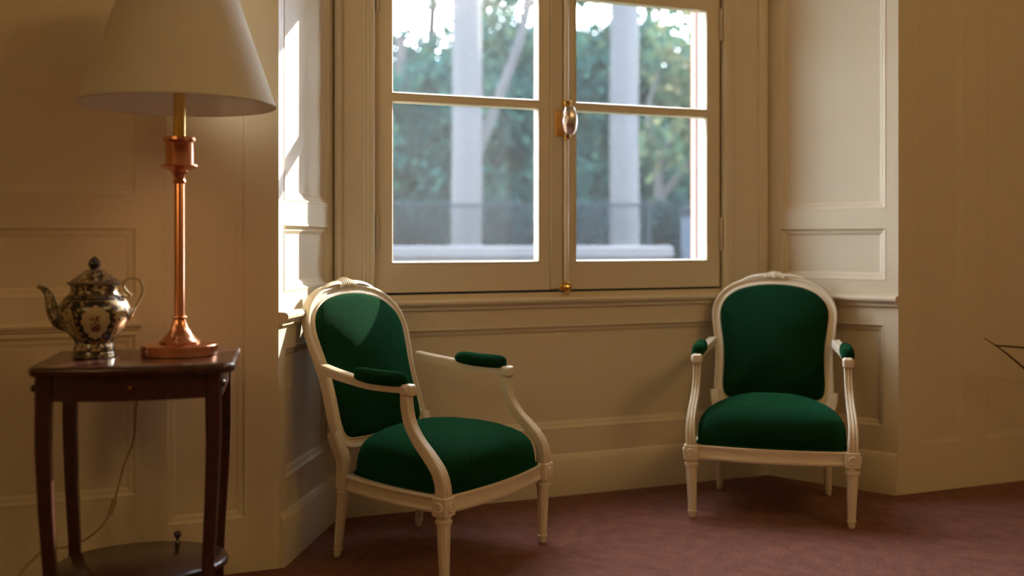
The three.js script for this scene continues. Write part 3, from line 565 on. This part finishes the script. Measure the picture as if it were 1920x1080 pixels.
// two pale trunks close behind the fence
tree('pale straight tree trunk behind the left window pane', OUT(-0.50, -0.4, 11.6), [['trunk', [[0.0, 0, 0], [0.0, 1.5, 0], [0.01, 3, 0], [-0.01, 5.5, 0], [0, 8, 0]], 0.175, 0.15], ['branch', [[0.05, 2.2, -0.1], [0.35, 3.0, -0.25], [0.62, 3.8, -0.3], [0.9, 5.2, -0.4]], 0.06, 0.045]], M.bark, null);
tree('pale straight tree trunk behind the right window pane', OUT(1.26, -0.4, 11.8), [['trunk', [[0.0, 0, 0], [0.01, 1.5, 0], [0.0, 3, 0], [0.02, 5.5, 0], [0, 8, 0]], 0.17, 0.15]], M.bark, null);
tree('small crooked dark tree beyond the gate post', OUT(2.25, -0.4, 13.5), [['trunk', [[-0.1, 0, 0], [-0.12, 1.2, 0], [-0.35, 1.9, 0], [-0.30, 2.5, 0], [0.05, 2.9, 0], [0.4, 3.1, 0]], 0.09, 0.03], ['branch', [[-0.3, 2.0, 0], [0.0, 2.35, 0.1], [0.35, 2.2, 0.1], [0.6, 2.0, 0.1]], 0.045, 0.02], ['branch', [[-0.32, 2.4, 0], [-0.5, 3.0, 0], [-0.35, 3.6, 0]], 0.04, 0.02]], M.barkDark,
  [2600, 0.12, OLIVE, cluster(many(12, () => [(rnd() - 0.3) * 1.6, 2.2 + rnd() * 2.0, (rnd() - 0.5) * 1.0, 0.45, 0.4]))]);
// leafy mass behind them
tree('dense blue green tree filling the left window panes', OUT(-1.7, -0.4, 16.0), [['trunk', [[0, 0, 0], [0.1, 2, 0], [0, 4.5, 0]], 0.16, 0.08]], M.barkDark,
  [110000, 0.11, TEAL, cluster(many(84, (i) => [-2.6 + (i % 14) * 0.4 + rnd() * 0.3, 0.6 + Math.floor(i / 14) * 0.56 + rnd() * 0.4, (rnd() - 0.5) * 2.0, 0.72, 0.6]))]);
tree('open topped tree showing sky between its leaves, upper left pane', OUT(-1.6, -0.4, 18.0), [['trunk', [[0, 0, 0], [0.1, 2.5, 0], [0.3, 6.5, 0]], 0.14, 0.06], ['branch', [[0.1, 3, 0], [0.9, 4.4, 0], [1.3, 6, 0]], 0.07, 0.03]], M.barkDark,
  [17000, 0.12, TEAL, cluster(many(30, () => [(rnd() - 0.5) * 6, 4.0 + rnd() * 2.6, (rnd() - 0.5) * 2.2, 0.65, 0.5]))]);
tree('dense green tree between the two pale trunks', OUT(0.55, -0.4, 16.5), [['trunk', [[0, 0, 0], [-0.1, 2, 0], [0.1, 5, 0]], 0.15, 0.08]], M.barkDark,
  [80000, 0.11, [...TEAL, ...OLIVE.slice(0, 2)], cluster(many(56, (i) => [-1.4 + (i % 7) * 0.46 + rnd() * 0.3, 0.6 + Math.floor(i / 7) * 0.48 + rnd() * 0.4, (rnd() - 0.5) * 2.0, 0.66, 0.55]))]);
tree('yellowing tree with bright gaps of sky, upper right pane', OUT(2.4, -0.4, 17.5), [['trunk', [[0, 0, 0], [0.1, 2.5, 0], [-0.2, 6, 0]], 0.14, 0.06], ['branch', [[0.1, 2.6, 0], [0.9, 3.9, 0], [1.4, 5.6, 0]], 0.06, 0.03]], M.barkDark,
  [66000, 0.11, OLIVE, cluster(many(90, (i) => i < 78 ? [-1.6 + (i % 10) * 0.4 + rnd() * 0.3, 0.6 + Math.floor(i / 10) * 0.46 + rnd() * 0.4, (rnd() - 0.5) * 2.0, 0.56, 0.46] : [-1.8 + rnd() * 4, 4.2 + rnd() * 1.5, (rnd() - 0.5) * 2, 0.7, 0.5]))]);
tree('stout tree trunk standing beside the house, right of the window', V(4.0, -0.4, -5.2), [['trunk', [[0, 0, 0], [0.01, 1.4, 0], [0, 3.2, 0], [0, 5.5, 0]], 0.28, 0.26]], M.barkDark, null);
const hedge = thing('hedge', 'dark clipped hedge right behind the wire fence', 'hedge', OUT(-0.8, -0.4, 13.2).toArray(), facing);
crown(hedge, 40000, 0.10, [[0.007, 0.028, 0.029], [0.009, 0.032, 0.032], [0.006, 0.023, 0.025]], cluster(many(60, (i) => [-3.5 + i * 0.115, 0.35 + (i % 3) * 0.6, (rnd() - 0.5) * 0.3, 0.4, 0.36])));

renderer.render(scene, camera);
